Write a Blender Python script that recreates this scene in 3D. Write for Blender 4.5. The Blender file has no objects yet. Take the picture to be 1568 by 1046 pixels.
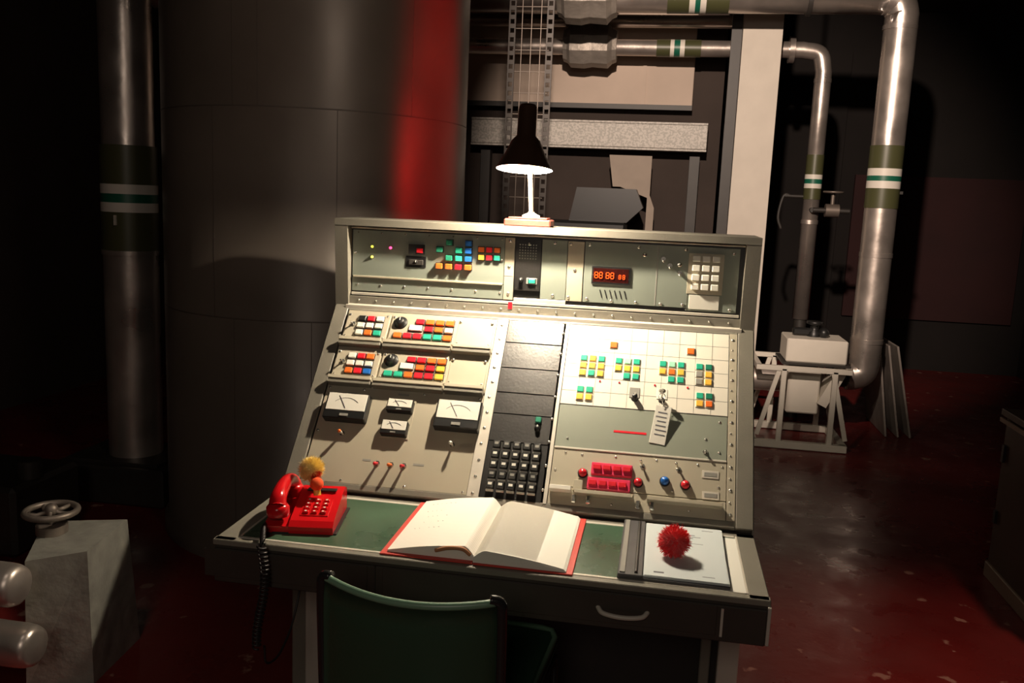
import bpy, math, random
from mathutils import Vector, Matrix
random.seed(7)
V=Vector
SC=bpy.context.scene
COL=bpy.context.collection

# ------------------------------------------------------------------ materials
def mat(name, col, rough=0.5, metal=0.0, var=0.0, vscale=8.0, bump=0.0, bscale=60.0, emit=None, estr=0.0, spec=0.5, sheen=0.0, col2=None, lo=0.4, hi=0.6, rvar=0.0):
    m=bpy.data.materials.new(name); m.use_nodes=True
    nt=m.node_tree; b=nt.nodes['Principled BSDF']
    c=tuple(col)+(1,)
    b.inputs['Base Color'].default_value=c
    b.inputs['Roughness'].default_value=rough
    b.inputs['Metallic'].default_value=metal
    b.inputs['Specular IOR Level'].default_value=spec
    if sheen: b.inputs['Sheen Weight'].default_value=sheen
    if emit:
        b.inputs['Emission Color'].default_value=tuple(emit)+(1,); b.inputs['Emission Strength'].default_value=estr
    tc=None
    def coords():
        return nt.nodes.new('ShaderNodeTexCoord').outputs['Object']
    if var or col2 or rvar:
        tc=coords()
        n=nt.nodes.new('ShaderNodeTexNoise'); n.inputs['Scale'].default_value=vscale; n.inputs['Detail'].default_value=6
        nt.links.new(tc,n.inputs['Vector'])
        r=nt.nodes.new('ShaderNodeValToRGB')
        r.color_ramp.elements[0].position=lo; r.color_ramp.elements[1].position=hi
        if col2:
            r.color_ramp.elements[0].color=c; r.color_ramp.elements[1].color=tuple(col2)+(1,)
        else:
            r.color_ramp.elements[0].position=0.25; r.color_ramp.elements[1].position=0.75
            r.color_ramp.elements[0].color=tuple(x*(1-var) for x in col)+(1,)
            r.color_ramp.elements[1].color=tuple(min(1,x*(1+var)) for x in col)+(1,)
        nt.links.new(n.outputs['Fac'],r.inputs['Fac'])
        if var or col2: nt.links.new(r.outputs['Color'],b.inputs['Base Color'])
        if rvar:
            mr=nt.nodes.new('ShaderNodeMapRange'); mr.inputs['To Min'].default_value=max(0.03,rough-rvar); mr.inputs['To Max'].default_value=rough+rvar
            mr.inputs['From Min'].default_value=0.3; mr.inputs['From Max'].default_value=0.7
            nt.links.new(n.outputs['Fac'],mr.inputs['Value']); nt.links.new(mr.outputs['Result'],b.inputs['Roughness'])
    if bump:
        tc=tc or coords()
        n=nt.nodes.new('ShaderNodeTexNoise'); n.inputs['Scale'].default_value=bscale; n.inputs['Detail'].default_value=4
        nt.links.new(tc,n.inputs['Vector'])
        bp=nt.nodes.new('ShaderNodeBump'); bp.inputs['Strength'].default_value=bump; bp.inputs['Distance'].default_value=0.01
        nt.links.new(n.outputs['Fac'],bp.inputs['Height']); nt.links.new(bp.outputs['Normal'],b.inputs['Normal'])
    return m
frame_m=mat('frame_olive_grey',(0.20,0.185,0.15),0.45,var=.12,bump=.05,bscale=200)
plate_m=mat('panel_plate',(0.44,0.395,0.30),0.4,var=.07,vscale=5)
plateg_m=mat('panel_plate_green',(0.25,0.27,0.215),0.42,var=.06,vscale=5)
plateu_m=mat('panel_upper_green',(0.22,0.245,0.205),0.42,var=.06,vscale=5)
alu_m=mat('aluminium_trim',(0.68,0.63,0.54),0.4,metal=.2,var=.08,vscale=20)
chrome_m=mat('screw_metal',(0.7,0.68,0.62),0.25,metal=.9)
black_m=mat('black_plastic',(0.012,0.012,0.012),0.4)
blackp_m=mat('black_panel',(0.015,0.014,0.013),0.38,var=.4,vscale=10,bump=.06,bscale=120)
white_m=mat('white_plastic',(0.8,0.77,0.68),0.35)
tile_m=mat('mosaic_tile',(0.78,0.73,0.62),0.4,var=.03)
grey_m=mat('grey_plastic',(0.28,0.27,0.24),0.4)
RED=mat('button_red',(0.72,0.02,0.035),0.3); ORG=mat('button_orange',(0.85,0.17,0.03),0.3)
YEL=mat('button_yellow',(0.85,0.50,0.07),0.3); GRN=mat('button_green',(0.03,0.42,0.27),0.3)
BLU=mat('button_blue',(0.02,0.14,0.5),0.3); PNK=mat('strip_pink',(0.75,0.05,0.12),0.3)
DGR=mat('button_darkgreen',(0.02,0.2,0.12),0.3)
led_r=mat('led_red',(0.8,0.05,0.2),.3,emit=(1,0.06,0.2),estr=3); led_y=mat('led_yellow',(0.8,0.6,0.1),.3,emit=(0.8,0.8,0.1),estr=1.2)
seg_m=mat('led_segment',(0.9,0.05,0.0),.3,emit=(1,0.07,0.01),estr=5)
lcd_m=mat('display_window',(0.03,0.003,0.002),.25)
desk_green=mat('desk_green_lino',(0.045,0.095,0.055),0.3,var=.2,vscale=6,rvar=.08)
skirt_m=mat('desk_skirt',(0.045,0.037,0.03),0.5,var=.15)
body_m=mat('console_body_grey',(0.025,0.022,0.02),0.5,var=.15)
post_m=mat('post_grey',(0.55,0.50,0.43),0.45)
gloss_red=mat('telephone_red',(0.62,0.008,0.012),0.18)
cord_m=mat('cord_black',(0.02,0.015,0.015),0.5)
pagebase=mat('book_cover_red',(0.60,0.05,0.035),0.5)
brown_m=mat('page_brown',(0.5,0.22,0.1),.7)
spine_m=mat('folder_spine',(0.075,0.072,0.075),0.45,var=.15)
sheet_m=mat('paper_blueish',(0.60,0.65,0.65),0.6)
sheetw_m=mat('paper_white',(0.8,0.78,0.7),0.6)
ink_m=mat('ink',(0.12,0.12,0.14),.7)
pomr_m=mat('pompom_red',(0.85,0.012,0.02),.9,sheen=.4)
pomy_m=mat('pompom_yellow',(0.98,0.76,0.26),.9,sheen=.4)
pomo_m=mat('pompom_orange',(0.9,0.10,0.02),.9)
shade_m=mat('lamp_shade_brown',(0.055,0.027,0.015),0.35)
shadein_m=mat('lamp_shade_inner',(0.9,0.85,0.75),0.4)
bulb_m=mat('bulb_glow',(1,0.9,0.7),0.3,emit=(1,0.85,0.6),estr=40)
stem_m=mat('lamp_stem_cream',(0.75,0.68,0.55),0.35)
lbase_m=mat('lamp_base_red',(0.10,0.018,0.010),0.6,var=.15,vscale=30)
vinyl_m=mat('chair_vinyl_green',(0.03,0.07,0.042),0.36,bump=.08,bscale=150)
pipe_g=mat('chair_piping_green',(0.17,0.30,0.20),0.35)
chairm_m=mat('chair_frame_black',(0.02,0.02,0.02),0.22)
foil_m=mat('pipe_foil_silver',(0.58,0.51,0.46),0.34,metal=.8,var=.15,vscale=5,bump=.2,bscale=9,rvar=.1)
lag_m=mat('valve_foil_crumpled',(0.36,0.32,0.28),0.5,metal=.45,var=.2,vscale=10,bump=.9,bscale=12)
bandg_m=mat('band_olive',(0.07,0.072,0.03),0.4); bandw_m=mat('band_white',(0.75,0.7,0.62),0.45); bandd_m=mat('band_green',(0.01,0.12,0.07),0.4)
tank_m=mat('tank_grey_paint',(0.15,0.122,0.10),0.38,metal=.15,var=.12,vscale=3,bump=.10,bscale=5,rvar=.05)
seam_m=mat('tank_seam',(0.115,0.095,0.08),0.45,metal=.2)
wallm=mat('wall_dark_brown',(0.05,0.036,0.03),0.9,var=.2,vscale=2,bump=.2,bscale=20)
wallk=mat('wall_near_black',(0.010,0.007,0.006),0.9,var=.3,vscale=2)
wallr=mat('wall_dark_red',(0.03,0.005,0.005),0.8,var=.2,vscale=2)
ceil_m=mat('ceiling_dark',(0.04,0.034,0.03),0.9)
colm=mat('column_white_paint',(0.62,0.56,0.48),0.6,var=.06,vscale=6,bump=.1,bscale=40)
brk_m=mat('bracket_beige',(0.30,0.24,0.19),0.6,var=.1)
cream=mat('cream_panel',(0.55,0.44,0.36),0.7,var=.1,vscale=3)
beam_m=mat('beam_flecked',(0.40,0.38,0.34),0.5,col2=(0.58,0.54,0.49),vscale=60,lo=.45,hi=.55)
dark_m=mat('dark_steel',(0.03,0.026,0.023),0.5,var=.2)
galv_m=mat('galvanised_dark',(0.04,0.034,0.03),0.5,metal=.4)
wire_m=mat('wire_galvanised',(0.25,0.21,0.18),0.45,metal=.5)
whitep=mat('pump_white',(0.72,0.67,0.58),0.45,var=.05)
silverbox=mat('lagging_cladding',(0.33,0.32,0.28),0.45,metal=.3,var=.25,vscale=14,bump=.4,bscale=18)
cab_m=mat('cabinet_brown',(0.09,0.055,0.035),0.5,var=.2,vscale=3)
cabtop_m=mat('cabinet_trim',(0.35,0.27,0.19),0.5)
board_m=mat('board_grey',(0.30,0.26,0.23),0.5,var=.2)
iron_m=mat('handwheel_iron',(0.20,0.165,0.14),0.45,metal=.5)

# floor
def floor_mat():
    m=bpy.data.materials.new('floor_red_paint'); m.use_nodes=True; nt=m.node_tree; b=nt.nodes['Principled BSDF']; L=nt.links.new
    tc=nt.nodes.new('ShaderNodeTexCoord').outputs['Object']
    def noise(s,d=6):
        n=nt.nodes.new('ShaderNodeTexNoise'); n.inputs['Scale'].default_value=s; n.inputs['Detail'].default_value=d; L(tc,n.inputs['Vector']); return n.outputs['Fac']
    def ramp(f,p0,p1,c0,c1):
        r=nt.nodes.new('ShaderNodeValToRGB'); r.color_ramp.elements[0].position=p0; r.color_ramp.elements[1].position=p1
        r.color_ramp.elements[0].color=c0; r.color_ramp.elements[1].color=c1; L(f,r.inputs['Fac']); return r.outputs['Color']
    base=ramp(noise(1.5),.3,.7,(0.12,0.012,0.011,1),(0.20,0.021,0.018,1))
    worn=ramp(noise(9,8),.655,.69,(0,0,0,1),(1,1,1,1))
    mx=nt.nodes.new('ShaderNodeMix'); mx.data_type='RGBA'; L(worn,mx.inputs['Factor']); L(base,mx.inputs['A']); mx.inputs['B'].default_value=(0.38,0.20,0.15,1)
    L(mx.outputs['Result'],b.inputs['Base Color'])
    rr=ramp(noise(5),.35,.65,(.22,.22,.22,1),(.42,.42,.42,1)); L(rr,b.inputs['Roughness'])
    bp=nt.nodes.new('ShaderNodeBump'); bp.inputs['Strength'].default_value=.25; bp.inputs['Distance'].default_value=.01; L(noise(14),bp.inputs['Height']); L(bp.outputs['Normal'],b.inputs['Normal'])
    return m
floor_m=floor_mat()
def page_mat():
    m=bpy.data.materials.new('ledger_paper'); m.use_nodes=True; nt=m.node_tree; b=nt.nodes['Principled BSDF']; L=nt.links.new
    tc=nt.nodes.new('ShaderNodeTexCoord'); w=nt.nodes.new('ShaderNodeTexWave'); w.bands_direction='Y'; w.inputs['Scale'].default_value=28
    L(tc.outputs['Object'],w.inputs['Vector'])
    r=nt.nodes.new('ShaderNodeValToRGB'); r.color_ramp.elements[0].position=0.0; r.color_ramp.elements[1].position=.12
    r.color_ramp.elements[0].color=(.74,.69,.62,1); r.color_ramp.elements[1].color=(.88,.82,.73,1)
    L(w.outputs['Fac'],r.inputs['Fac']); L(r.outputs['Color'],b.inputs['Base Color']); b.inputs['Roughness'].default_value=.65
    return m
page_m=page_mat()

# ------------------------------------------------------------------ mesh builder
I4=Matrix.Identity(4)
class MB:
    def __init__(s): s.v=[]; s.f=[]; s.m=[]; s.s=[]; s.mats=[]
    def mi(s,m):
        if m not in s.mats: s.mats.append(m)
        return s.mats.index(m)
    def add(s,vs,fs,m,smooth=False,T=I4,convex=False):
        o=len(s.v); vs=[T@V(v) for v in vs]
        if convex:
            c=sum(vs,V())/len(vs)
        for f in fs:
            if convex and len(f)>2:
                n=(vs[f[1]]-vs[f[0]]).cross(vs[f[2]]-vs[f[1]]); fc=sum((vs[i] for i in f),V())/len(f)
                if n.dot(fc-c)<0: f=tuple(reversed(f))
            s.f.append([i+o for i in f]); s.m.append(s.mi(m)); s.s.append(smooth)
        s.v+=vs
    def box(s,c,d,m,T=I4,b=0.0,R=None):
        hx,hy,hz=[x/2 for x in d]
        M=T@Matrix.Translation(c)
        if R is not None: M=M@R
        if b<=0:
            vs=[(x*hx,y*hy,z*hz) for x in(-1,1) for y in(-1,1) for z in(-1,1)]
            fs=[(0,1,3,2),(4,5,7,6),(0,1,5,4),(2,3,7,6),(0,2,6,4),(1,3,7,5)]
            s.add(vs,fs,m,False,M,True); return
        b=min(b,hx*.9,hy*.9,hz*.9); H=(hx,hy,hz); vs=[]; ix={}
        for i in(-1,1):
            for j in(-1,1):
                for k in(-1,1):
                    sg=(i,j,k)
                    for a in range(3):
                        p=[sg[t]*(H[t]-(0 if t==a else b)) for t in range(3)]
                        ix[(sg,a)]=len(vs); vs.append(p)
        fs=[]
        for a in range(3):
            o=[t for t in range(3) if t!=a]
            for sa in(-1,1):
                lp=[]
                for (p,q) in((-1,-1),(1,-1),(1,1),(-1,1)):
                    sg=[0,0,0]; sg[a]=sa; sg[o[0]]=p; sg[o[1]]=q; lp.append(ix[(tuple(sg),a)])
                fs.append(tuple(lp))
            for p in(-1,1):
                for q in(-1,1):
                    s1=[0,0,0]; s1[a]=-1; s1[o[0]]=p; s1[o[1]]=q; s2=list(s1); s2[a]=1
                    s1=tuple(s1); s2=tuple(s2)
                    fs.append((ix[(s1,o[0])],ix[(s1,o[1])],ix[(s2,o[1])],ix[(s2,o[0])]))
        for i in(-1,1):
            for j in(-1,1):
                for k in(-1,1): fs.append(tuple(ix[((i,j,k),a)] for a in range(3)))
        s.add(vs,fs,m,False,M,True)
    def lathe(s,prof,m,T=I4,seg=32,smooth=True,cap0=False,cap1=False):
        vs=[];fs=[]
        for (r,h) in prof:
            for i in range(seg):
                a=2*math.pi*i/seg; vs.append((r*math.cos(a),r*math.sin(a),h))
        for k in range(len(prof)-1):
            for i in range(seg):
                j=(i+1)%seg; fs.append((k*seg+i,k*seg+j,(k+1)*seg+j,(k+1)*seg+i))
        s.add(vs,fs,m,smooth,T)
        for cp,(r,h) in((cap0,prof[0]),(cap1,prof[-1])):
            if cp:
                s.add([(r*math.cos(2*math.pi*i/seg),r*math.sin(2*math.pi*i/seg),h) for i in range(seg)],[tuple(range(seg))],m,False,T)
    def cyl(s,p0,p1,r,m,T=I4,r1=None,seg=20,caps=True):
        p0=V(p0);p1=V(p1); d=p1-p0; q=d.to_track_quat('Z','Y').to_matrix().to_4x4()
        s.lathe([(r,0),(r if r1 is None else r1,d.length)],m,T@Matrix.Translation(p0)@q,seg,True,caps,caps)
    def sphere(s,c,r,m,T=I4,seg=20,sc=(1,1,1)):
        n=seg//2; prof=[(max(1e-5,r*math.sin(math.pi*i/n)),-r*math.cos(math.pi*i/n)) for i in range(n+1)]
        s.lathe(prof,m,T@Matrix.Translation(c)@Matrix.Diagonal((*sc,1)),seg)
    def tube(s,path,r,m,T=I4,seg=10,closed=False,caps=True):
        P=[V(p) for p in path]; n=len(P); vs=[];fs=[]
        t=[]
        for i in range(n):
            a=P[(i-1)%n] if (closed or i>0) else P[i]; b=P[(i+1)%n] if (closed or i<n-1) else P[i]
            t.append((b-a).normalized())
        up=V((0,0,1)) if abs(t[0].z)<.9 else V((1,0,0))
        nrm=t[0].cross(up).normalized()
        for i in range(n):
            if i>0:
                nrm=(nrm-t[i]*nrm.dot(t[i])).normalized()
            bn=t[i].cross(nrm); rr=r[i] if isinstance(r,(list,tuple)) else r
            for k in range(seg):
                a=2*math.pi*k/seg; vs.append(P[i]+(nrm*math.cos(a)+bn*math.sin(a))*rr)
        for i in range(n if closed else n-1):
            j=(i+1)%n
            for k in range(seg):
                l=(k+1)%seg; fs.append((i*seg+k,i*seg+l,j*seg+l,j*seg+k))
        if not closed and caps:
            fs.append(tuple(range(seg))); fs.append(tuple(range((n-1)*seg,n*seg)))
        s.add(vs,fs,m,True,T)
    def prism(s,poly,x0,x1,m,T=I4,axis='X'):
        n=len(poly)
        if axis=='X': vs=[(x0,y,z) for y,z in poly]+[(x1,y,z) for y,z in poly]
        elif axis=='Y': vs=[(y,x0,z) for y,z in poly]+[(y,x1,z) for y,z in poly]
        else: vs=[(y,z,x0) for y,z in poly]+[(y,z,x1) for y,z in poly]
        fs=[tuple(range(n)),tuple(range(2*n-1,n-1,-1))]+[(i,(i+1)%n,n+(i+1)%n,n+i) for i in range(n)]
        s.add(vs,fs,m,False,T)
    def obj(s,name,parent=None):
        me=bpy.data.meshes.new(name); me.from_pydata([tuple(v) for v in s.v],[],s.f)
        for m in s.mats: me.materials.append(m)
        for i,p in enumerate(me.polygons): p.material_index=s.m[i]; p.use_smooth=s.s[i]
        me.update(); o=bpy.data.objects.new(name,me); COL.objects.link(o)
        if parent: o.parent=parent
        return o
def empty(name):
    e=bpy.data.objects.new(name,None); e.empty_display_size=.1; COL.objects.link(e); return e
def bez(pts,n=8):
    P=[V(p) for p in pts]; out=[]
    Q=[P[0]*2-P[1]]+P+[P[-1]*2-P[-2]]
    for i in range(1,len(Q)-2):
        a,b,c,d=Q[i-1:i+3]
        for k in range(n):
            t=k/n; out.append(0.5*((2*b)+(c-a)*t+(2*a-5*b+4*c-d)*t*t+(3*b-a-3*c+d)*t**3))
    out.append(P[-1]); return out
def frameM(o,x,y,z):
    return Matrix(((x[0],y[0],z[0],o[0]),(x[1],y[1],z[1],o[1]),(x[2],y[2],z[2],o[2]),(0,0,0,1)))
def rotm(a,ax): return Matrix.Rotation(math.radians(a),4,ax)

# ------------------------------------------------------------------ room shell
b=MB(); b.box((0,1.75,-.05),(8.4,12.5,.1),floor_m); b.obj('floor')
b=MB(); b.box((0,1.75,3.75),(8.4,12.5,.1),ceil_m); b.obj('ceiling')
b=MB(); b.box((-4.25,1.75,1.85),(.1,12.5,3.7),wallm)
b.box((-4.195,2.5,1.2),(.01,.04,2.4),dark_m); b.obj('wall_left')
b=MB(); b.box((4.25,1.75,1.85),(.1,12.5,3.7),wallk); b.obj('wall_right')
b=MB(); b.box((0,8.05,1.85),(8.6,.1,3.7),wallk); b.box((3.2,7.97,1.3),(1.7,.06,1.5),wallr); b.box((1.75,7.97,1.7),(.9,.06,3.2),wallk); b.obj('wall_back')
b=MB(); b.box((0,-4.55,1.85),(8.6,.1,3.7),wallm); b.obj('wall_front')
b=MB(); b.box((-1.7,5.75,1.85),(5.0,.1,3.7),wallm); b.obj('wall_partition')

# ------------------------------------------------------------------ console
con=empty('control_console')
Cc=V((0,.41962,.76119)); Dc=V((0,.85642,1.26731)); Ec=V((0,.83713,1.55947))
sd=(Dc-Cc).normalized(); sn=V((1,0,0)).cross(sd)
if sn.z<0: sn=-sn
S=frameM(Cc,(1,0,0),sd,sn)
ud=V((0,.02,1)).normalized(); un=V((0,-1,.02)).normalized()
U=frameM(V((0,.878,1.267)),(1,0,0),ud,un)
SL=.6685
mm=.001
def at(T,x,y,z=0): return T@V((x*mm,y*mm,z*mm))
b=MB()
prof=[(.50,.06),(.50,.635),(.40,.635),(.40,.73),(.435,.75),(.885,1.262),(.905,1.30),(.905,1.52),(1.08,1.52),(1.12,1.2),(1.12,.06)]
b.prism(prof,-.695,.695,body_m)
b.box((0,.83,.03),(1.36,.56,.06),black_m)
b.box((-.610,.470,.35),(.050,.05,.57),post_m,b=.003); b.box((-.665,.485,.35),(.05,.03,.57),frame_m,b=.003)
b.box((.665,.475,.35),(.06,.04,.57),post_m,b=.003); b.box((.60,.485,.35),(.03,.03,.57),frame_m,b=.003)
for x in(-.61,.665): b.box((x,.48,.03),(.07,.07,.06),black_m,b=.003)
b.obj('body',con)
b=MB()
b.box((0,.215,.695),(1.40,.43,.09),skirt_m,b=.004)
b.box((0,-.002,.683),(1.39,.016,.09),skirt_m,b=.003)
b.box((0,.010,.742),(1.404,.024,.016),frame_m,b=.002)
b.box((-.672,.21,.742),(.056,.42,.016),frame_m,b=.002); b.box((.676,.21,.742),(.048,.42,.016),frame_m,b=.002)
b.box((0,.408,.742),(1.40,.03,.016),frame_m,b=.002)
b.box((0,.028,.7475),(1.29,.010,.007),alu_m,b=.001)
b.box((0,.390,.7475),(1.29,.014,.007),alu_m,b=.001)
b.box((-.643,.21,.7475),(.006,.37,.007),alu_m,b=.001); b.box((.650,.21,.7475),(.006,.37,.007),alu_m,b=.001)
b.box((.592,-.0115,.687),(.006,.004,.07),post_m); b.box((.6985,-.004,.69),(.008,.022,.095),post_m,b=.001)
b.box((.17,-.0105,.69),(.82,.003,.074),skirt_m,b=.001)
b.box((-.26,-.0105,.69),(.004,.004,.08),dark_m)
b.box((-.5,-.0105,.69),(.44,.003,.074),skirt_m,b=.001)
b.tube(bez([(.30,-.008,.690),(.315,-.024,.682),(.36,-.030,.679),(.405,-.024,.682),(.42,-.008,.690)]),.006,post_m)
b.obj('desk_frame',con)
b=MB(); b.box((.003,.21,.744),(1.285,.362,.012),desk_green,b=.001); b.obj('desk_inset',con)
b=MB(); b.box((.603,.2,.7505),(.088,.35,.001),sheetw_m); b.obj('desk_sheet',con)
b=MB()
b.box((-.675,SL/2,-.01),(.05,SL,.03),frame_m,S,b=.003)
b.box((.6745,SL/2,-.01),(.051,SL,.03),frame_m,S,b=.003)
b.box((0,.011,-.01),(1.30,.022,.03),frame_m,S,b=.003)
b.box((0,SL-.012,-.01),(1.30,.024,.03),frame_m,S,b=.003)
b.box((0,SL/2,-.02),(1.32,SL,.02),black_m,S)
for sx in(-1,1):
    b.prism([(.40,.64),(.42,.762),(.857,1.268),(.84,1.56),(1.09,1.56),(1.12,1.2),(1.12,.64)],sx*.6955,sx*.7005,frame_m)
b.obj('slope_frame',con)
b=MB()
for sx in(-1,1):
    b.prism([(.853,1.262),(.835,1.56),(.93,1.56),(.93,1.262)],sx*.655,sx*.70,frame_m)
b.prism([(.835,1.540),(.835,1.562),(1.09,1.562),(1.09,1.540)],-.70,.70,frame_m)
b.prism([(.843,1.256),(.843,1.270),(.93,1.282),(.93,1.256)],-.66,.66,alu_m)
b.obj('hood',con)

def screw(bm,T,x,y,z=2,r=4.6):
    bm.lathe([(r*mm,0),(r*mm,1.2*mm),(r*.55*mm,2.6*mm),(1e-5,2.9*mm)],chrome_m,T@Matrix.Translation(V((x,y,z))*mm),10)
def plate(bm,T,x0,x1,y0,y1,m,z=3,th=3,b_=.7):
    bm.box(V(((x0+x1)/2,(y0+y1)/2,z-th/2))*mm,((x1-x0)*mm,(y1-y0)*mm,th*mm),m,T,b=b_*mm)
def btn(bm,T,x,y,m,w=24,h=19,z=3,d=9,bez_=True):
    if bez_: bm.box(V((x,y,z+1.5))*mm,((w+4)*mm,(h+4)*mm,3*mm),black_m,T,b=.5*mm)
    bm.box(V((x,y,z+d/2))*mm,(w*mm,h*mm,d*mm),m,T,b=1.5*mm)
def toggle(bm,T,x,y,z=3,L=26,dx=0,dy=-.35,m=chrome_m,r=3.2,tip=None):
    bm.cyl(V((x,y,z))*mm,V((x,y,z+4))*mm,8*mm,chrome_m,T,seg=6)
    d=V((dx,dy,1)).normalized()*L
    p0=V((x,y,z+3)); bm.cyl(p0*mm,(p0+d)*mm,r*.6*mm,m,T,r1=r*1.3*mm,seg=12)
    bm.sphere((p0+d)*mm,r*1.3*mm,tip or m,T,12)
def knob(bm,T,x,y,r=17,z=3,m=black_m,h=22):
    bm.lathe([(r*1.25*mm,0),(r*1.25*mm,2*mm),(r*mm,3*mm),(r*.92*mm,h*mm),(r*.8*mm,(h+2)*mm),(1e-5,(h+2)*mm)],m,T@Matrix.Translation(V((x,y,z))*mm),24)
    bm.box(V((x,y+r*.5,z+h+2.5))*mm,(2*mm,r*.8*mm,1.5*mm),white_m,T)

# left slope modules
b=MB()
plate(b,S,-645,-128,515,645,plate_m,z=6,th=6)
plate(b,S,-645,-128,366,508,plate_m,z=6,th=6)
plate(b,S,-645,-128,22,358,plate_m,z=3)
for v0 in (515,368):
    plate(b,S,-640,-492,v0+16,v0+118,plate_m,z=12,th=8,b_=1)
    plate(b,S,-484,-262,v0+16,v0+118,plate_m,z=12,th=8,b_=1)
    plate(b,S,-256,-134,v0+16,v0+118,plate_m,z=9,th=5,b_=1)
    for x0,x1,dv in((-643,-498,0),(-492,-262,-1),(-256,-130,0)):
        plate(b,S,x0,x1,v0+dv-2,v0+dv+11,plate_m,z=32,th=31,b_=1.5)
        plate(b,S,x0,x1,v0+dv-16,v0+dv-2,frame_m,z=28,th=28,b_=1.5)
    for x in(-632,-500,-476,-270,-248,-142): 
        screw(b,S,x,v0+108,12); screw(b,S,x,v0+24,12,3.4)
b.obj('switch_modules',con)
b=MB()
A1=[[black_m,RED,white_m],[white_m,white_m,white_m],[white_m,ORG,GRN]]
A2=[[white_m,RED,ORG],[white_m,white_m,white_m],[ORG,RED,BLU]]
for A,off in((A1,0),(A2,-147)):
    for r in range(3):
        for c in range(3): btn(b,S,-585+c*31,608+off-r*28,A[r][c],z=12,w=25)
    toggle(b,S,-613,585+off,z=12,L=18)
    knob(b,S,-452,602+off,z=12,r=15,h=14)
    b.lathe([(.024,0),(.024,.002),(.0,.002)],black_m,S@Matrix.Translation(V((-452,602+off,12))*mm),24)
B1={3:[None,None,RED,ORG,ORG,ORG],2:[None,None,None,RED,ORG,white_m],1:[ORG,RED,RED,GRN,GRN,ORG]}
B2={3:[None,None,RED,RED,ORG,ORG],2:[None,None,None,ORG,RED,YEL],1:[GRN,GRN,ORG,RED,RED,YEL]}
for Bq,off in((B1,0),(B2,-147)):
    for r,y in((3,608),(2,580),(1,551)):
        for c,mm_ in enumerate(Bq[r]):
            if mm_: btn(b,S,-452+c*34,y+off,mm_,z=12,w=27)
    btn(b,S,-396,583+off,white_m,w=44,h=22,z=12,d=7)
b.obj('push_buttons',con)
# meters & toggles
b=MB()
def meter(x,y,w,h,d=34):
    b.box(V((x,y-h*.02,3+d/2))*mm,(w*mm,h*mm,d*mm),black_m,S,b=3*mm)
    b.box(V((x,y+h*.12,3+d))*mm,(w*.93*mm,h*.66*mm,3*mm),white_m,S,b=1*mm)
    b.box(V((x,y-h*.38,3+d+1))*mm,(w*.2*mm,h*.1*mm,3*mm),grey_m,S,b=.5*mm)
    pts=[V((x+w*.36*math.sin(a),y-h*.22+h*.5*math.cos(a),3+d+2))*mm for a in [i*.12-.84 for i in range(15)]]
    b.tube(pts,.0006,ink_m,S,4)
    b.cyl(V((x,y-h*.12,3+d+2.5))*mm,V((x-w*.2,y+h*.36,3+d+2.5))*mm,.0007,ink_m,S,seg=4)
meter(-553,268,138,90); meter(-193,272,142,96)
meter(-385,290,84,42,24); meter(-387,212,84,48,24)
plate(b,S,-432,-340,182,318,plate_m,z=6,th=3)
toggle(b,S,-553,184,L=30,dy=-.2,tip=ORG,m=white_m,r=4.5); toggle(b,S,-198,178,L=30,dy=-.2,tip=white_m,m=white_m,r=4.5)
for x,m in((-418,RED),(-374,ORG),(-334,RED)): toggle(b,S,x,96,L=28,dy=-.5,m=m,r=4.5,tip=m)
for x,w in((-455,26),(-290,34)): plate(b,S,x-w/2,x+w/2,100,107,grey_m,z=3.6,th=1,b_=.2)
for x,y in((-553,328),(-387,338),(-195,330)): plate(b,S,x-18,x+18,y-4,y+3,grey_m,z=3.6,th=1,b_=.2)
for x,y in((-636,345),(-520,345),(-320,345),(-140,345),(-636,30),(-520,30),(-320,30),(-140,30),(-636,190)): screw(b,S,x,y)
b.obj('meters_and_toggles',con)
# centre strip, black column
b=MB()
plate(b,S,-127,-91,8,648,alu_m,z=4)
plate(b,S,101,112,8,648,alu_m,z=5)
for i in range(12): screw(b,S,-109+random.uniform(-2,2),30+i*54,4,5)
for i in range(8): screw(b,S,96,60+i*78,6,5)
ys=[648,560,465,375,300,205,10]
for i in range(len(ys)-1): plate(b,S,-89,95,ys[i+1]+2,ys[i]-1,blackp_m,z=4,th=4)
for i in range(5):
    for j in range(5):
        x=-60+i*31; y=188-j*33
        b.box(V((x,y+2,13))*mm,(23*mm,22*mm,14*mm),black_m,S,b=2*mm)
        b.box(V((x,y+4,20.2))*mm,(12*mm,8*mm,.6*mm),white_m if (i*3+j)%3 else grey_m,S)
        b.box(V((x,y-13.0,7))*mm,(23*mm,5*mm,10*mm),white_m,S)
btn(b,S,55,285,DGR,w=18,h=18,d=12); knob(b,S,55,258,r=8,h=12)
b.obj('black_column_and_keypad',con)
# mimic panel
b=MB()
plate(b,S,114,622,352,645,tile_m,z=5,th=5)
for i in range(11): b.box(V((114+i*50.8,498,5.2))*mm,(1.1*mm,292*mm,.6*mm),grey_m,S)
for j in range(7): b.box(V((368,352+j*48.8,5.2))*mm,(508*mm,1.1*mm,.6*mm),grey_m,S)
plate(b,S,114,622,206,350,plateg_m,z=4,th=4)
plate(b,S,114,622,80,203,plate_m,z=4,th=4)
plate(b,S,114,622,22,78,plate_m,z=3,th=3)
plate(b,S,624,648,22,648,plate_m,z=5,th=5)
for i in range(9): screw(b,S,634,40+i*73,5,5)
for i in range(8): screw(b,S,632,76+i*73,5,3)
b.obj('mimic_panel',con)
b=MB()
def mb(x,y,m,w=20,h=20):
    b.box(V((x,y,6))*mm,((w+4)*mm,(h+4)*mm,3*mm),tile_m,S,b=.5*mm)
    b.box(V((x,y,8))*mm,(w*mm,h*mm,5*mm),m,S,b=1.2*mm)
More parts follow.
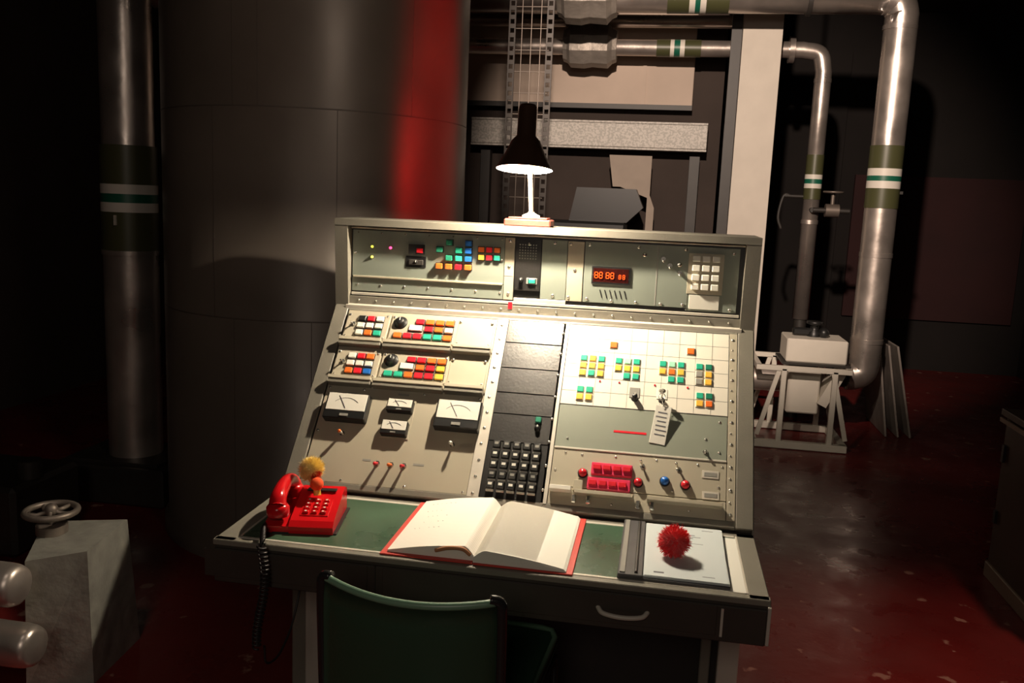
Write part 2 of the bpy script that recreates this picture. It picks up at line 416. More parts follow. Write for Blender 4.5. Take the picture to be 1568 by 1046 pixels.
G,Y,O,Wt,Gy=GRN,YEL,ORG,white_m,grey_m
PG=mat('button_palegreen',(0.35,0.75,0.5),.35)
for x,y in((262,575),(505,571)): mb(x,y,O,22,22)
def block(x0,y0,rows):
    for r,row in enumerate(rows):
        for c,m in enumerate(row):
            if m: mb(x0+c*28,y0-r*27,m)
block(172,520,[[G,Y,G],[Y,Y,Y],[Y,G,Y]])
block(172,406,[[G,G],[Y,Y]])
block(283,518,[[G,PG,G],[Y,Y,Y],[None,G,G]])
block(421,518,[[G,PG,G],[Y,O,Y],[None,G,G]])
block(534,517,[[G,DGR],[Gy,Y],[Gy,Y]])
block(538,414,[[G,DGR],[Y,O]])
for x,y in((340,408),(424,410)):
    plate(b,S,x-16,x+16,y-18,y+18,grey_m if x<400 else white_m,z=7,th=4)
knob(b,S,342,388,r=9,h=22); knob(b,S,424,388,r=8,h=10)
for x,y in((290,440),(230,440),(400,440),(500,440)): b.box(V((x,y,6))*mm,(5*mm,5*mm,3*mm),RED,S)
b.obj('mimic_buttons',con)
# lower right
b=MB()
plate(b,S,287,385,268,275,RED,z=5,th=2,b_=.2)
for x,y in((560,270),(600,330),(600,230),(150,235)): screw(b,S,x,y,4,4)
plate(b,S,232,352,122,160,PNK,z=16,th=14,b_=2)
plate(b,S,224,350,76,112,PNK,z=16,th=14,b_=2)
for i in range(4):
    btn(b,S,249+i*29,143,RED,w=23,h=15,z=16,d=7,bez_=False); btn(b,S,240+i*29,93,RED,w=23,h=15,z=16,d=7,bez_=False)
plate(b,S,184,212,66,100,plate_m,z=14,th=12,b_=1.5)
for x,y,m in((208,124,RED),(371,110,RED),(447,122,BLU),(506,116,RED)):
    b.cyl(V((x,y,3))*mm,V((x,y,10))*mm,15*mm,black_m,S,seg=20)
    b.lathe([(12*mm,0),(12*mm,8*mm),(9*mm,13*mm),(1e-5,15*mm)],m,S@Matrix.Translation(V((x,y,8))*mm),20)
toggle(b,S,380,165,L=22,dx=-.3,dy=.4); toggle(b,S,485,165,L=24,dx=-.4,dy=.4); toggle(b,S,560,228,L=14)
for x,y in((577,157),(579,92)):
    plate(b,S,x-24,x+24,y-12,y+12,alu_m,z=6,th=3,b_=.5); plate(b,S,x-18,x+18,y-6,y+6,grey_m,z=7,th=2,b_=.3)
plate(b,S,116,180,60,74,white_m,z=26,th=24,b_=1.5); plate(b,S,190,360,54,66,plate_m,z=26,th=24,b_=1.5); plate(b,S,400,612,54,66,plate_m,z=26,th=24,b_=1.5)
plate(b,S,114,622,200,206,alu_m,z=7,th=5,b_=1)
for x in(190,232,375,415):
    b.box(V((x,40,10))*mm,(14*mm,26*mm,16*mm),chrome_m,S,b=3*mm)
for x,y in((200,185),(300,188),(420,188),(540,185),(610,185),(600,120),(610,60),(470,95),(150,188),(125,130),(520,40),(300,36)): screw(b,S,x,y,4,3.6)
b.obj('lower_control_panel',con)
# key and tag
b=MB()
b.cyl(at(S,424,396,8),at(S,424,396,40),.0025,chrome_m); b.lathe([(.011,-.001),(.011,.001)],chrome_m,S@Matrix.Translation(V((424,402,42))*mm)@rotm(90,'X'),18,cap0=True,cap1=True)
b.tube([at(S,424+10*math.sin(a),384+12*math.cos(a),38) for a in [i*math.pi/8 for i in range(16)]],.0012,chrome_m,closed=True)
b.tube(bez([at(S,424,374,38),at(S,428,362,34),at(S,429,354,30)]),.001,white_m)
T=S@Matrix.Translation(V((425,300,16))*mm)@rotm(-7,'Z')@rotm(10,'X')
b.box((0,0,0),(.048,.122,.0025),white_m,T,b=.001)
for i in range(6): b.box((random.uniform(-.003,.003),.038-i*.014,.0016),(.034-.008*random.random(),.0035,.0004),ink_m,T)
b.obj('key_with_tag',con)

# upper panel
b=MB()
b.box((0,.142,-.01),(1.32,.28,.012),black_m,U)
plate(b,U,-650,-122,100,258,plateu_m,z=4,th=4)
plate(b,U,-650,-122,50,97,plateu_m,z=3,th=3)
plate(b,U,-645,-124,97,103,plate_m,z=10,th=8)
plate(b,U,-120,-88,50,256,plate_m,z=5,th=4)
plate(b,U,-84,2,84,252,blackp_m,z=4,th=4)
plate(b,U,4,88,60,256,plateu_m,z=4,th=4)
plate(b,U,90,143,58,254,plate_m,z=5,th=4)
plate(b,U,146,484,58,256,plateu_m,z=4,th=4)
plate(b,U,480,640,50,256,plateu_m,z=3,th=3)
plate(b,U,-84,90,46,58,alu_m,z=8,th=6); plate(b,U,-650,650,36,45,alu_m,z=9,th=8); plate(b,U,-655,655,262,268,alu_m,z=6,th=6)
plate(b,U,-655,655,6,32,frame_m,z=14,th=14)
for x in range(-620,640,62): screw(b,U,x,19,15,3.6)
for x in range(-630,-130,83): screw(b,U,x,72,3,4); screw(b,U,x,250,4,3.2)
for x,y in((-104,245),(-104,160),(-104,70),(98,245),(98,70),(115,160),(-40,238),(46,246),(46,72),(160,246),(160,68),(470,246),(470,68),(320,246),(320,66),(400,66),(240,66),(620,240),(620,60),(-640,180),(-130,180)): screw(b,U,x,y,5,5.5)
plate(b,U,-120,-90,128,132,grey_m,z=5.5,th=1)
for i in range(7):
    for j in range(6): b.box(V((-70+i*9,235-j*9,4.3))*mm,(4*mm,4*mm,1*mm),grey_m,U)
knob(b,U,-62,118,r=7,h=12); plate(b,U,-44,-8,106,126,grey_m,z=6,th=3); btn(b,U,-25,116,GRN,w=22,h=14,z=6,d=5)
plate(b,U,-100,-86,20,44,RED,z=16,th=3)
for x,y,m in((-580,203,led_y),(-580,168,led_y),(-515,202,led_r)):
    b.cyl(V((x,y,3))*mm,V((x,y,6))*mm,.007,chrome_m,U); b.sphere(V((x,y,7))*mm,.005,m,U,10)
plate(b,U,-450,-395,185,218,black_m,z=12,th=9); plate(b,U,-422,-400,190,206,RED,z=13.5,th=2)
plate(b,U,-460,-390,140,178,black_m,z=6,th=3); b.box(V((-424,158,8))*mm,(50*mm,18*mm,5*mm),dark_m,U,b=2*mm); knob(b,U,-424,158,r=7,h=8)
N=None
rows=[(230,[N,DGR,N,BLU]),(205,[DGR,N,GRN,BLU]),(178,[N,DGR,GRN,BLU]),(150,[ORG,ORG,RED,ORG])]
for y,row in rows:
    for c,m in enumerate(row):
        if m: btn(b,U,-342+c*33,y,m,w=22,h=18,z=4,d=14)
for y,row in((212,[ORG,RED,ORG]),(186,[YEL,RED,GRN])):
    for c,m in enumerate(row): btn(b,U,-200+c*27,y,m,w=20,h=17,z=4,d=8)
b.obj('upper_modules',con)
# display module
b=MB()
plate(b,U,172,298,120,178,black_m,z=8,th=5); plate(b,U,177,293,126,172,lcd_m,z=9,th=3)
def seg7(x,y,h):
    w=h*.52; t=h*.11
    for (cx,cy,sx,sy) in((0,h/2,w,t),(0,0,w,t),(0,-h/2,w,t),(-w/2,h/4,t,h*.42),(w/2,h/4,t,h*.42),(-w/2,-h/4,t,h*.42),(w/2,-h/4,t,h*.42)):
        b.box(V((x+cx,y+cy,10.5))*mm,(sx*mm*.8,sy*mm*.85,1*mm),seg_m,U)
for x in(187,202,224,239): seg7(x,149,19)
for x in(264,277): seg7(x,146,13)
for i in range(6): b.box(V((205+i*16,88,4.5))*mm,(3*mm,28*mm,1.5*mm),black_m,U,R=rotm(18,'Z'))
for i in range(2): toggle(b,U,400+i*22,212-i*20,L=18,dy=-.4)
knob(b,U,340,222,r=6,h=10,m=chrome_m)
plate(b,U,380,384,60,250,grey_m,z=4.6,th=1)
plate(b,U,480,592,105,236,plate_m,z=7,th=4); plate(b,U,490,585,56,102,white_m,z=6,th=4)
for i in range(3):
    for j in range(4): b.box(V((505+i*31,219-j*30,12))*mm,(24*mm,20*mm,14*mm),white_m,U,b=2*mm)
knob(b,U,452,196,r=7,h=12,m=chrome_m); toggle(b,U,455,170,L=20)
b.obj('display_and_numeric_pad',con)

# ------------------------------------------------------------------ desk lamp
lamp=empty('desk_lamp')
b=MB()
b.box((-.05,.925,1.574),(.155,.11,.024),lbase_m,b=.004)
b.box((-.05,.925,1.589),(.13,.09,.006),lbase_m,b=.002)
b.lathe([(.03,0),(.03,.006),(.012,.014),(.008,.02)],stem_m,Matrix.Translation((-.045,.925,1.592)),20)
b.cyl((-.045,.925,1.60),(-.035,.775,1.785),.0075,stem_m)
b.obj('base_and_stem',lamp)
LT=Matrix.Translation((-.046,.745,1.742))@rotm(-7,'X')
b=MB()
b.lathe([(.088,0),(.086,.006),(.062,.05),(.045,.088),(.030,.104),(.029,.19),(.024,.200),(.0001,.202)],shade_m,LT,40)
b.lathe([(.088,0),(.084,.002),(.060,.050),(.043,.086),(.028,.102),(.0001,.104)],shadein_m,LT,40)
b.obj('shade',lamp)
b=MB(); b.sphere((0,0,.062),.026,bulb_m,LT,20); b.cyl((0,0,.08),(0,0,.1),.014,shadein_m,LT); b.obj('bulb',lamp)

# ------------------------------------------------------------------ telephone
ph=empty('telephone')
PT=Matrix.Translation((-.508,.19,.751))@rotm(10,'Z')@Matrix.Scale(.90,4)
b=MB()
b.prism([(-.115,0),(-.118,.022),(-.10,.036),(.05,.075),(.085,.082),(.112,.07),(.115,0)],-.045,.085,gloss_red,PT)
b.prism([(-.112,0),(-.112,.02),(-.09,.028),(.06,.048),(.11,.048),(.112,0)],-.118,-.045,gloss_red,PT)
b.box((.0,.0,.001),(.19,.225,.004),black_m,PT)
KT=PT@Matrix.Translation((.02,-.035,.0535))@rotm(14.6,'X')
b.box((0,0,.0),(.085,.09,.004),gloss_red,KT,b=.001)
for i in range(3):
    for j in range(4):
        b.box((-.026+i*.026,.03-j*.020,.005),(.017,.013,.008),gloss_red,KT,b=.002)
        b.box((-.026+i*.026,.03-j*.020,.0092),(.006,.005,.0006),white_m,KT)
b.box((.02,.055,.078),(.09,.02,.004),black_m,PT@rotm(3,'X'),b=.001)
b.obj('telephone_body',ph)
b=MB()
hp=bez([(-.082,-.098,.075),(-.084,-.075,.098),(-.085,0,.112),(-.084,.075,.098),(-.082,.098,.075)],8)
n=len(hp); rs=[.021+.006*abs((i/(n-1))*2-1) for i in range(n)]
b.tube(hp,rs,gloss_red,PT,18)
for y in(-.092,.092):
    b.lathe([(.031,0),(.034,.006),(.034,.026),(.026,.036),(.0001,.038)],gloss_red,PT@Matrix.Translation((-.082,y,.047)),26)
    b.lathe([(.031,0),(.0001,0)],black_m,PT@Matrix.Translation((-.082,y,.0465)),26)
b.obj('handset',ph)
b=MB()
coil=[]
for i in range(26*10):
    t=i/(26*10); a=2*math.pi*i/10
    base=V((-.553+.012*math.sin(t*5),-.035-.004*math.sin(t*3),.765-.285*t))
    coil.append(base+V((.010*math.cos(a),.010*math.sin(a),0)))
b.tube(coil,.0028,cord_m,seg=6)
coil=[]
for i in range(12*10):
    t=i/120; a=2*math.pi*i/10
    coil.append(V((-.60+.05*t,.08-.112*t,.764+.008*math.sin(t*3)))+V((0.004*math.sin(a),.0095*math.cos(a),.0095*math.sin(a))))
b.tube(coil,.0028,cord_m,seg=6)
b.tube(bez([(-.545,-.035,.49),(-.54,-.03,.44),(-.53,.03,.44),(-.53,.12,.5),(-.53,.2,.648)]),.003,cord_m)
b.obj('coiled_cord',ph)

def pompom(name,c,r,m,n=5000,tuft=None,flat=1.0):
    e=empty(name); b=MB(); b.sphere(c,r*.72,m,seg=24)
    for i in range(n):
        z=random.uniform(-1,1); a=random.uniform(0,6.283); q=math.sqrt(1-z*z)
        d=V((q*math.cos(a),q*math.sin(a),z*flat)); R=r*(random.uniform(.80,1.02)+(.12 if random.random()<.12 else 0))
        s=d.cross(V((random.random(),random.random(),random.random()))).normalized()*r*.020
        p0=V(c)+d*r*.6; p1=V(c)+d*R+V((random.uniform(-1,1),random.uniform(-1,1),random.uniform(-1,1)))*r*.09
        mm2=m
        if tuft and d.dot(tuft[0])>tuft[1]: mm2=tuft[2]
        b.add([p0-s,p0+s,p1+s*.5,p1-s*.5],[(0,1,2,3)],mm2)
    b.obj('fluff',e); return e
pompom('red_pompom',(.475,.165,.807),.042,pomr_m)
e=pompom('yellow_pompom',(-.530,.235,.882),.036,pomy_m,tuft=(V((.7,-.5,-.5)).normalized(),.86,pomo_m))
b=MB(); b.sphere((-.502,.205,.850),.019,pomo_m,seg=14); b.cyl((-.502,.205,.84),(-.498,.20,.820),.010,YEL); b.obj('foot',e)

# ------------------------------------------------------------------ open logbook
bk=empty('open_logbook')
b=MB()
BT=Matrix.Translation((0,0,.7505))
b.box((-.137,.209,.0025),(.240,.391,.004),pagebase,BT,b=.001); b.box((.109,.207,.0025),(.248,.391,.004),pagebase,BT,b=.001)
b.obj('cover',bk)
def pages(x0,xs,zo,zs,peak,zp):
    top=bez([(x0,0,zo),(x0+(peak-x0)*.5,0,zo+(zp-zo)*.62),(peak,0,zp),((peak+xs)/2,0,zp*.97),(xs,0,zs)],8)
    return [(p.x,p.z) for p in top]+[(xs,.005),(x0,.005)]
b=MB()
pl=pages(-.240,-.016,.010,.018,-.055,.040)
b.prism(pl,.027,.400,page_m,BT,axis='Y')
pr=pages(.208,-.016,.012,.018,.03,.036)
b.prism(pr,.024,.396,page_m,BT,axis='Y')
for k in range(4):
    q=[(x+(.003+.002*k if x>.15 else 0),z-.0015*k) for x,z in pr[:len(pr)-2]]
    b.prism(q+[(q[-1][0],.005),(q[0][0],.005)],.020-.001*k,.394-.001*k,sheetw_m,BT,axis='Y')
b.obj('pages',bk)
b=MB()
for (y,w) in((.36,.10),(.30,.14),(.255,.11),(.21,.15),(.165,.09)):
    for k in range(int(w/.012)):
        if random.random()<.8: b.box((-.205+k*.013,y,.0),(.008,.0016,.0004),ink_m,BT@Matrix.Translation((0,0,.010+.62*.030*min(1,(k*.013+.03)/.0925)+.0009)))
b.tube(bez([(-.115,.026,.022),(-.08,.022,.034),(-.045,.022,.035),(-.025,.026,.02)],6),.005,brown_m,BT)
b.obj('handwriting_and_curled_edge',bk)

# ------------------------------------------------------------------ folder
fo=empty('report_folder')
b=MB()
b.box((.475,.215,.7545),(.27,.372,.006),spine_m,b=.001)
b.box((.371,.215,.760),(.060,.378,.010),spine_m,b=.002)
b.cyl((.385,.04,.766),(.385,.39,.766),.004,dark_m); b.box((.352,.215,.7665),(.012,.36,.003),grey_m)
b.box((.506,.216,.7605),(.206,.362,.006),sheet_m,b=.001)
b.box((.508,.214,.7640),(.200,.356,.001),sheet_m,R=rotm(-.8,'Z'))
for (x,y,w,h) in((.505,.330,.06,.004),(.505,.318,.09,.003),(.505,.306,.05,.003),(.57,.372,.03,.003),(.44,.06,.025,.008),(.56,.06,.03,.003),(.505,.27,.10,.002)):
    b.box((x,y,.7646),(w,h,.0003),ink_m)
b.obj('folder_and_sheets',fo)

# ------------------------------------------------------------------ chair
ch=empty('office_chair')
CT=Matrix.Translation((-.060,-.10,0))@rotm(-4,'Z')
b=MB()
for sx in(-1,1):
    b.tube(bez([(sx*.20,-.30,.0),(sx*.20,-.25,.25),(sx*.20,-.215,.46),(sx*.20,-.225,.62),(sx*.20,-.235,.80),(sx*.196,-.236,.835),(sx*.175,-.242,.842)],6),.012,chairm_m,CT)
    b.tube(bez([(sx*.215,.34,.0),(sx*.22,.33,.3),(sx*.22,.315,.42),(sx*.215,.26,.440),(sx*.205,0,.440),(sx*.20,-.215,.44)],6),.012,chairm_m,CT)
b.tube([(-.2,.28,.43),(.2,.28,.43)],.009,chairm_m,CT); b.tube([(-.2,-.19,.43),(.2,-.19,.43)],.009,chairm_m,CT)
b.obj('frame',ch)
b=MB()
nx,nz=16,8; vs=[];fs=[]
def bp(i,k,off):
    u=i/nx*2-1; w=k/nz
    z=.50+.335*w - .012*(1-u*u)*(1 if w>.5 else -1)*abs(w*2-1)
    y=-.228-.045*(1-u*u)-.010*w+off*(1-.6*abs(u)**6)*(1-.6*abs(w*2-1)**6)
    return (u*.193,y,z)
for off in(.016,-.016):
    for k in range(nz+1):
        for i in range(nx+1): vs.append(bp(i,k,off))
N0=(nx+1)*(nz+1)
for l in(0,1):
    for k in range(nz):
        for i in range(nx):
            a=l*N0+k*(nx+1)+i; fs.append((a,a+1,a+nx+2,a+nx+1))
for k in range(nz):
    for i in(0,nx):
        a=k*(nx+1)+i; fs.append((a,a+nx+1,a+nx+1+N0,a+N0))
for i in range(nx):
    for k in(0,nz):
        a=k*(nx+1)+i; fs.append((a,a+1,a+1+N0,a+N0))
b.add(vs,fs,vinyl_m,True,CT)
b.tube([V(bp(i,nz,0))+V((0,0,.003)) for i in range(nx+1)],.0085,pipe_g,CT)
b.obj('back_pad',ch)
b=MB()
b.box((0,.06,.480),(.46,.54,.05),vinyl_m,CT,b=.02)
b.tube([(.222,-.19,.504),(.225,.28,.504),(.212,.318,.504),(.18,.332,.502),(-.18,.332,.502)],.008,pipe_g,CT)
b.obj('seat',ch)

# ------------------------------------------------------------------ storage tank
tk=empty('storage_tank')
TC=(-1.29,2.15); TR=.715
b=MB(); T=Matrix.Translation((TC[0],TC[1],0))
b.lathe([(TR+.02,0),(TR+.02,.06),(TR,.08),(TR,3.69)],tank_m,T,96)
b.obj('shell',tk)
b=MB()
for z in(1.10,1.98): b.lathe([(TR+.0,z-.003),(TR+.001,z-.002),(TR+.001,z+.002),(TR+.0,z+.003)],seam_m,T,96)
for z0,z1,angs in((1.98,3.68,(-97,-88,-35)),(1.10,1.98,(-105,-62)),(.08,1.10,(-97,-70))):
    for a in angs:
        a=math.radians(a); b.box((TR+.0005,0,(z0+z1)/2),(.001,.003,z1-z0),seam_m,T@Matrix.Rotation(a,4,'Z'))
b.obj('seams',tk)

# ------------------------------------------------------------------ pipes
def bands(b,p0,ax,r,spec,seg=32):
    for s0,s1,m in spec:
        a=list(p0);c=list(p0); a[ax]=s0;c[ax]=s1; b.cyl(a,c,r,m,seg=seg)
lp=empty('lagged_pipe')
b=MB()
b.cyl((-2.34,2.2,.20),(-2.34,2.2,3.69),.128,foil_m,seg=40)
b.cyl((-2.34,2.2,.20),(-2.34,2.2,1.304),.136,foil_m,seg=40)
bands(b,(-2.34,2.2,0),2,.139,[(1.304,1.50,bandg_m),(1.50,1.548,bandw_m),(1.548,1.592,bandd_m),(1.592,1.64,bandw_m),(1.64,1.835,bandg_m)])
b.cyl((-2.34,2.2,1.28),(-2.34,2.2,1.305),.142,foil_m,seg=40); b.box((-2.33,2.055,1.46),(.012,.01,.05),alu_m)
b.obj('pipe_run',lp)
b=MB(); b.box((-2.35,2.2,.10),(.62,.50,.20),dark_m,b=.01); b.box((-2.35,2.2,.205),(.5,.4,.02),dark_m,b=.004); b.obj('plinth',lp)

def crumple(b,c,L,R,m,seg=18):
    prof=[(.02,-L*.5),(R*.72,-L*.5),(R*.80,-L*.42),(R*.98,-L*.36),(R*1.02,-L*.1),(R*.95,L*.05),(R*1.0,L*.34),(R*.80,L*.42),(R*.72,L*.5),(.02,L*.5)]
    b.lathe(prof,m,Matrix.Translation(c)@rotm(90,'Y')@rotm(11,'Z'),9,smooth=False)
yA=4.55
oh=empty('overhead_lagged_pipe')
b=MB()
b.tube(bez([(-3.6,yA,3.09),(1.70,yA,3.09)],2),.108,foil_m,seg=32)
bands(b,(0,yA,3.09),0,.112,[(.31,.46,bandg_m),(.46,.50,bandw_m),(.50,.535,bandd_m),(.535,.575,bandw_m),(.575,.73,bandg_m)])
b.cyl((1.25,yA,3.09),(1.28,yA,3.09),.122,dark_m); b.box((1.265,yA,3.44),(.02,.02,.52),dark_m)
b.obj('pipe_run',oh)
b=MB(); crumple(b,(-.25,yA,3.09),.42,.19,lag_m); b.obj('valve_jacket',oh)
ra=empty('lagged_pipe')
b=MB()
b.tube([(1.70,yA,3.09)]+bez([(1.76,yA,3.088),(1.845,yA,3.055),(1.875,yA,2.98)],8)+[(1.875,yA,2.9),(1.870,yA,.72)]+bez([(1.870,yA,.66),(1.86,yA,.54),(1.80,yA,.50),(1.765,yA,.50)],6),.108,foil_m,seg=32)
for z in(2.88,1.35,.74): b.cyl((1.872,yA,z),(1.872,yA,z+.03),.112,foil_m,seg=32)
bands(b,(1.872,yA,0),2,.112,[(1.69,1.825,bandg_m),(1.825,1.875,bandw_m),(1.875,1.91,bandd_m),(1.91,1.96,bandw_m),(1.96,2.115,bandg_m)])
b.box((1.95,yA-.02,1.80),(.10,.02,.02),dark_m)
b.obj('pipe_run',ra)

rb=empty('lagged_pipe')
b=MB(); yB=5.25
b.tube([(-3.4,yB,2.86),(1.30,yB,2.86)]+bez([(1.34,yB,2.86),(1.47,yB,2.83),(1.51,yB,2.70)],8)+[(1.51,yB,2.6),(1.51,yB,.80)],.062,foil_m,seg=28)
for z in(2.62,1.55): b.cyl((1.51,yB,z),(1.51,yB,z+.03),.066,foil_m)
bands(b,(1.51,yB,0),2,.066,[(1.74,1.825,bandg_m),(1.825,1.86,bandw_m),(1.86,1.895,bandd_m),(1.895,1.93,bandw_m),(1.93,2.08,bandg_m)])
bands(b,(0,yB,2.86),0,.066,[(.24,.345,bandg_m),(.345,.375,bandw_m),(.375,.42,bandd_m),(.42,.455,bandw_m),(.455,.58,bandg_m)])
b.cyl((-3.4,yB,3.06),(.8,yB,3.06),.05,foil_m)
b.cyl((1.24,yB,2.86),(1.28,yB,2.86),.10,foil_m)
b.cyl((1.51,yB,0),(1.51,yB,.80),.05,dark_m)
b.obj('pipe_run',rb)
b=MB(); crumple(b,(-.28,yB,2.87),.42,.17,lag_m); b.box((-.33,yB,3.05),(.07,.07,.1),lag_m,b=.01); b.obj('valve_jacket',rb)
b=MB()
b.cyl((1.51,yB-.11,1.66),(1.78,yB-.11,1.66),.02,dark_m); b.cyl((1.60,yB-.11,1.66),(1.70,yB-.11,1.66),.05,iron_m)
b.cyl((1.65,yB-.11,1.66),(1.65,yB-.11,1.80),.015,iron_m)
b.tube([(1.65+.07*math.cos(i*math.pi/8),yB-.11+.07*math.sin(i*math.pi/8),1.80) for i in range(16)],.008,iron_m,closed=True)
b.cyl((1.51,yB-.11,1.66),(1.51,yB-.04,1.66),.02,dark_m)
b.tube(bez([(1.36,yB,1.76),(1.30,yB,1.76),(1.27,yB,1.6),(1.30,yB,1.5)]),.012,dark_m); b.cyl((1.30,yB,1.76),(1.47,yB,1.76),.014,dark_m)
b.obj('gauge_valve',rb)

# ------------------------------------------------------------------ column, beams, tray
b=MB()
b.box((1.01,4.95,1.85),(.285,.02,3.70),colm,b=.002); b.box((1.01,5.12,1.85),(.285,.02,3.68),colm); b.box((1.01,5.035,1.85),(.02,.16,3.68),colm)
b.box((.825,4.98,1.85),(.075,.06,3.68),dark_m); b.box((1.01,4.945,.05),(.34,.06,.1),dark_m)
b.obj('steel_column')
b=MB(); b.box((-.29,5.45,2.20),(1.95,.04,.19),beam_m,b=.004); b.box((-.29,5.50,2.305),(1.95,.14,.015),beam_m); b.box((-.29,5.50,2.095),(1.95,.14,.015),beam_m)
b.box((-1.15,5.55,1.3),(.08,.1,1.5),dark_m); b.box((.6,5.55,1.3),(.08,.1,1.5),dark_m)
b.box((-1.15,5.55,.3),(.12,.12,.6),dark_m); b.box((.6,5.55,.3),(.12,.12,.6),dark_m)
b.obj('cross_beam')
b=MB(); b.box((-.55,5.62,3.05),(2.2,.12,1.2),cream,b=.005); b.box((.15,5.555,3.05),(.03,.02,1.2),cream); b.box((-.6,5.55,2.44),(2.3,.03,.04),dark_m); b.obj('ventilation_duct')
b=MB()
b.prism([(-.08,2.03),(.26,2.03),(.26,1.72),(.30,1.62),(.30,1.2),(.24,1.2),(.24,1.70),(.02,1.78),(-.04,1.78)],5.25,5.32,brk_m,axis='Y')
b.box((.27,5.285,.6),(.06,.07,1.2),brk_m); b.obj('support_bracket')
b=MB()
b.box((-.35,5.05,.75),(.9,.3,1.5),black_m,b=.02); b.prism([(-.35,1.5),(.1,1.5),(.22,1.62),(.16,1.76),(-.30,1.76)],4.95,5.2,black_m,axis='Y'); b.obj('plant_cabinet')
ct=empty('cable_tray')
b=MB(); yT=3.2
for x in(-.545,-.325):
    b.box((x-.016,yT,1.84),(.008,.012,3.66),galv_m); b.box((x+.016,yT,1.84),(.008,.012,3.66),galv_m)
    b.box((x-.018,yT+.02,1.84),(.003,.04,3.66),galv_m)
    z=.03
    while z<3.66: b.box((x,yT,z),(.032,.010,.024),galv_m); z+=.05
b.obj('rails',ct)
b=MB()
for i in range(3): b.cyl((-.49+i*.055,yT+.01,.01),(-.49+i*.055,yT+.01,3.67),.003,wire_m,seg=6)
z=.1
while z<3.66: b.cyl((-.54,yT+.014,z),(-.33,yT+.014,z),.003,wire_m,seg=6); z+=.12
b.obj('wire_mesh',ct)

# ------------------------------------------------------------------ pump assembly
pu=empty('pump_unit')
b=MB()
for y in(4.22,4.78):
    b.box((1.41,y,.57),(.64,.035,.035),whitep,b=.003); b.box((1.41,y,.03),(.66,.05,.05),whitep,b=.003)
    for x in(1.28,1.62): b.box((x,y,.30),(.035,.035,.54),whitep,b=.003)
    b.box((1.665,y,.33),(.03,.02,.50),whitep,R=rotm(-14,'Y')); b.box((1.19,y,.33),(.03,.02,.5),whitep,R=rotm(14,'Y'))
for x in(1.11,1.715): b.box((x,4.5,.57),(.035,.56,.035),whitep); b.box((x,4.5,.03),(.05,.56,.05),whitep)
b.obj('stand',pu)
b=MB()
b.box((1.50,4.48,.685),(.41,.34,.165),whitep,b=.008); b.box((1.50,4.48,.595),(.46,.4,.015),dark_m)
b.box((1.44,4.5,.39),(.22,.3,.32),whitep,b=.01)
b.box((1.63,4.42,.44),(.07,.2,.3),whitep,R=rotm(25,'Y'))
b.lathe([(.05,0),(.05,.03),(.03,.05),(.03,.08),(.06,.09),(.06,.11),(.0001,.11)],black_m,Matrix.Translation((1.50,4.5,.768)),20)
b.box((1.42,4.5,.80),(.14,.06,.05),black_m,b=.01); b.sphere((1.56,4.46,.80),.04,black_m)
b.cyl((1.02,4.5,.44),(1.30,4.5,.44),.09,foil_m,seg=28); b.cyl((1.00,4.5,.44),(1.03,4.5,.44),.10,dark_m,seg=28)
b.cyl((1.62,4.5,.5),(1.74,4.5,.5),.085,dark_m)
b.obj('motor_and_housing',pu)
b=MB()
for i in range(3):
    b.box((2.08+i*.075,5.1,.35),(.015,.62,.70),board_m,R=rotm(-9-2*i,'Y'),b=.002)
b.obj('stacked_boards')
b=MB()
b.box((2.32,1.72,.42),(.66,1.0,.70),cab_m,b=.004); b.box((2.32,1.72,.785),(.70,1.04,.03),cab_m,b=.003)
b.box((2.32,1.72,.035),(.68,1.02,.07),cabtop_m,b=.003)
b.box((1.972,1.72,.75),(.008,1.04,.02),cabtop_m); b.box((1.984,2.19,.6),(.012,.025,.08),black_m); b.box((1.984,1.45,.42),(.004,.004,.64),black_m)
b.box((1.984,2.19,.3),(.012,.025,.06),black_m)
b.obj('low_cabinet')

# ------------------------------------------------------------------ left valve box
vb=empty('lagged_valve_box')
b=MB()
vs=[(-1.55,.34,0),(-1.37,.43,0),(-1.40,.74,0),(-1.70,.66,0),(-1.50,.30,.47),(-1.355,.40,.48),(-1.39,.67,.485),(-1.66,.60,.475)]
b.add(vs,[(0,1,2,3),(4,5,6,7),(0,1,5,4),(1,2,6,5),(2,3,7,6),(3,0,4,7)],silverbox,False,I4,True)
b.obj('cladding',vb)
b=MB()
W=Matrix.Translation((-1.57,.52,.475))
b.cyl((0,0,0),(0,0,.03),.05,iron_m,W); b.cyl((0,0,0),(0,0,.085),.012,iron_m,W); b.sphere((0,0,.08),.022,iron_m,W)
b.tube([(.080*math.cos(i*math.pi/16),.080*math.sin(i*math.pi/16),.075) for i in range(32)],.011,iron_m,W,closed=True)
for k in range(5):
    a=k*2*math.pi/5; b.tube([(.01*math.cos(a),.01*math.sin(a),.075),(.045*math.cos(a+.2),.045*math.sin(a+.2),.068),(.080*math.cos(a),.080*math.sin(a),.075)],.007,iron_m,W)
b.obj('handwheel',vb)
b=MB()
for z,xe in((.44,-1.445),(.25,-1.40)):
    T=Matrix.Translation((xe,.20,z))@rotm(-90,'Y')
    b.lathe([(.0001,-.012),(.045,-.010),(.058,-.002),(.064,.015),(.066,.04),(.066,2.7)],foil_m,T,32)
for x in(-2.2,-3.4): b.box((x,.20,.19),(.04,.06,.38),dark_m); b.box((x,.2,.01),(.14,.14,.02),dark_m)
b.obj('pipe_ends',vb)
b=MB(); b.box((-2.55,1.45,.16),(.5,.45,.32),dark_m,b=.02); b.box((-2.5,1.3,.325),(.09,.06,.006),sheetw_m); b.cyl((-2.35,1.4,.32),(-2.35,1.4,.40),.05,dark_m); b.obj('equipment_box')

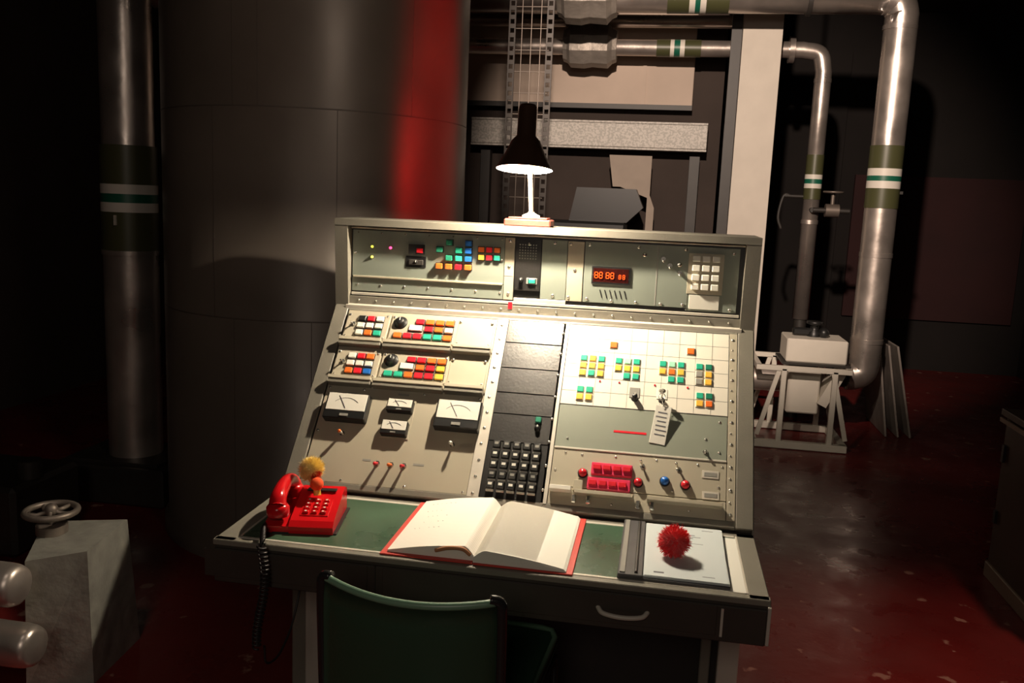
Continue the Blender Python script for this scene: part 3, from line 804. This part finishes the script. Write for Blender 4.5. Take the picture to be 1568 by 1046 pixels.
# ------------------------------------------------------------------ lights
def light(name,kind,loc,energy,col,target=None,scale=None,**kw):
    d=bpy.data.lights.new(name,kind); d.energy=energy; d.color=col
    for k,v in kw.items(): setattr(d,k,v)
    o=bpy.data.objects.new(name,d); o.location=loc; COL.objects.link(o)
    if target is not None: o.rotation_euler=(V(target)-V(loc)).to_track_quat('-Z','Y').to_euler()
    if scale: o.scale=scale
    return o
R_=math.radians
light('lamp_bulb_light','POINT',LT@V((0,0,.018)),74,(1,.85,.65),shadow_soft_size=.016)
light('pipe_spot','SPOT',(.25,-.9,3.4),1350,(1,.79,.64),(.85,5.0,1.95),spot_size=R_(40),spot_blend=.6,shadow_soft_size=.06)
light('red_spot','SPOT',(.75,1.62,2.3),60,(1,.015,.015),(-.64,1.89,2.05),scale=(.16,1,1),spot_size=R_(100),spot_blend=.9,shadow_soft_size=.04)
light('floor_spot','SPOT',(2.4,-.4,3.5),210,(1,.62,.48),(1.65,.9,0),spot_size=R_(38),spot_blend=.9,shadow_soft_size=.1)
light('left_spot','SPOT',(-.9,-.8,2.9),13,(1,.85,.72),(-1.52,.45,.5),spot_size=R_(20),spot_blend=.8,shadow_soft_size=.1)
light('tank_spot','SPOT',(.3,-.3,3.4),22,(1,.80,.64),(-1.2,1.5,2.0),spot_size=R_(46),spot_blend=.9,shadow_soft_size=.2)
light('camera_side_fill','AREA',(.1,-3.4,2.5),14,(1,.84,.7),(0,.3,.5),size=.8)  # unseen fill added behind the camera to brighten chair back and under-desk posts
w=bpy.data.worlds.new('world'); SC.world=w; w.use_nodes=True; w.node_tree.nodes['Background'].inputs[0].default_value=(.02,.014,.012,1); w.node_tree.nodes['Background'].inputs[1].default_value=.3

# ------------------------------------------------------------------ camera
yaw,pitch,roll=-0.16476,-0.16104,0.0422
f=V((math.sin(yaw)*math.cos(pitch),math.cos(yaw)*math.cos(pitch),math.sin(pitch)))
r=f.cross(V((0,0,1))).normalized(); u=r.cross(f)
c,s=math.cos(roll),math.sin(roll); r,u=c*r+s*u,-s*r+c*u
cam=bpy.data.cameras.new('camera'); cam.sensor_width=36; cam.lens=1349.35/1568*36; cam.clip_end=100
co=bpy.data.objects.new('camera',cam); COL.objects.link(co)
co.matrix_world=frameM((.39727,-2.01659,1.6524),r,u,-f)
SC.camera=co
SC.view_settings.view_transform='Standard'
SC.view_settings.look='None'
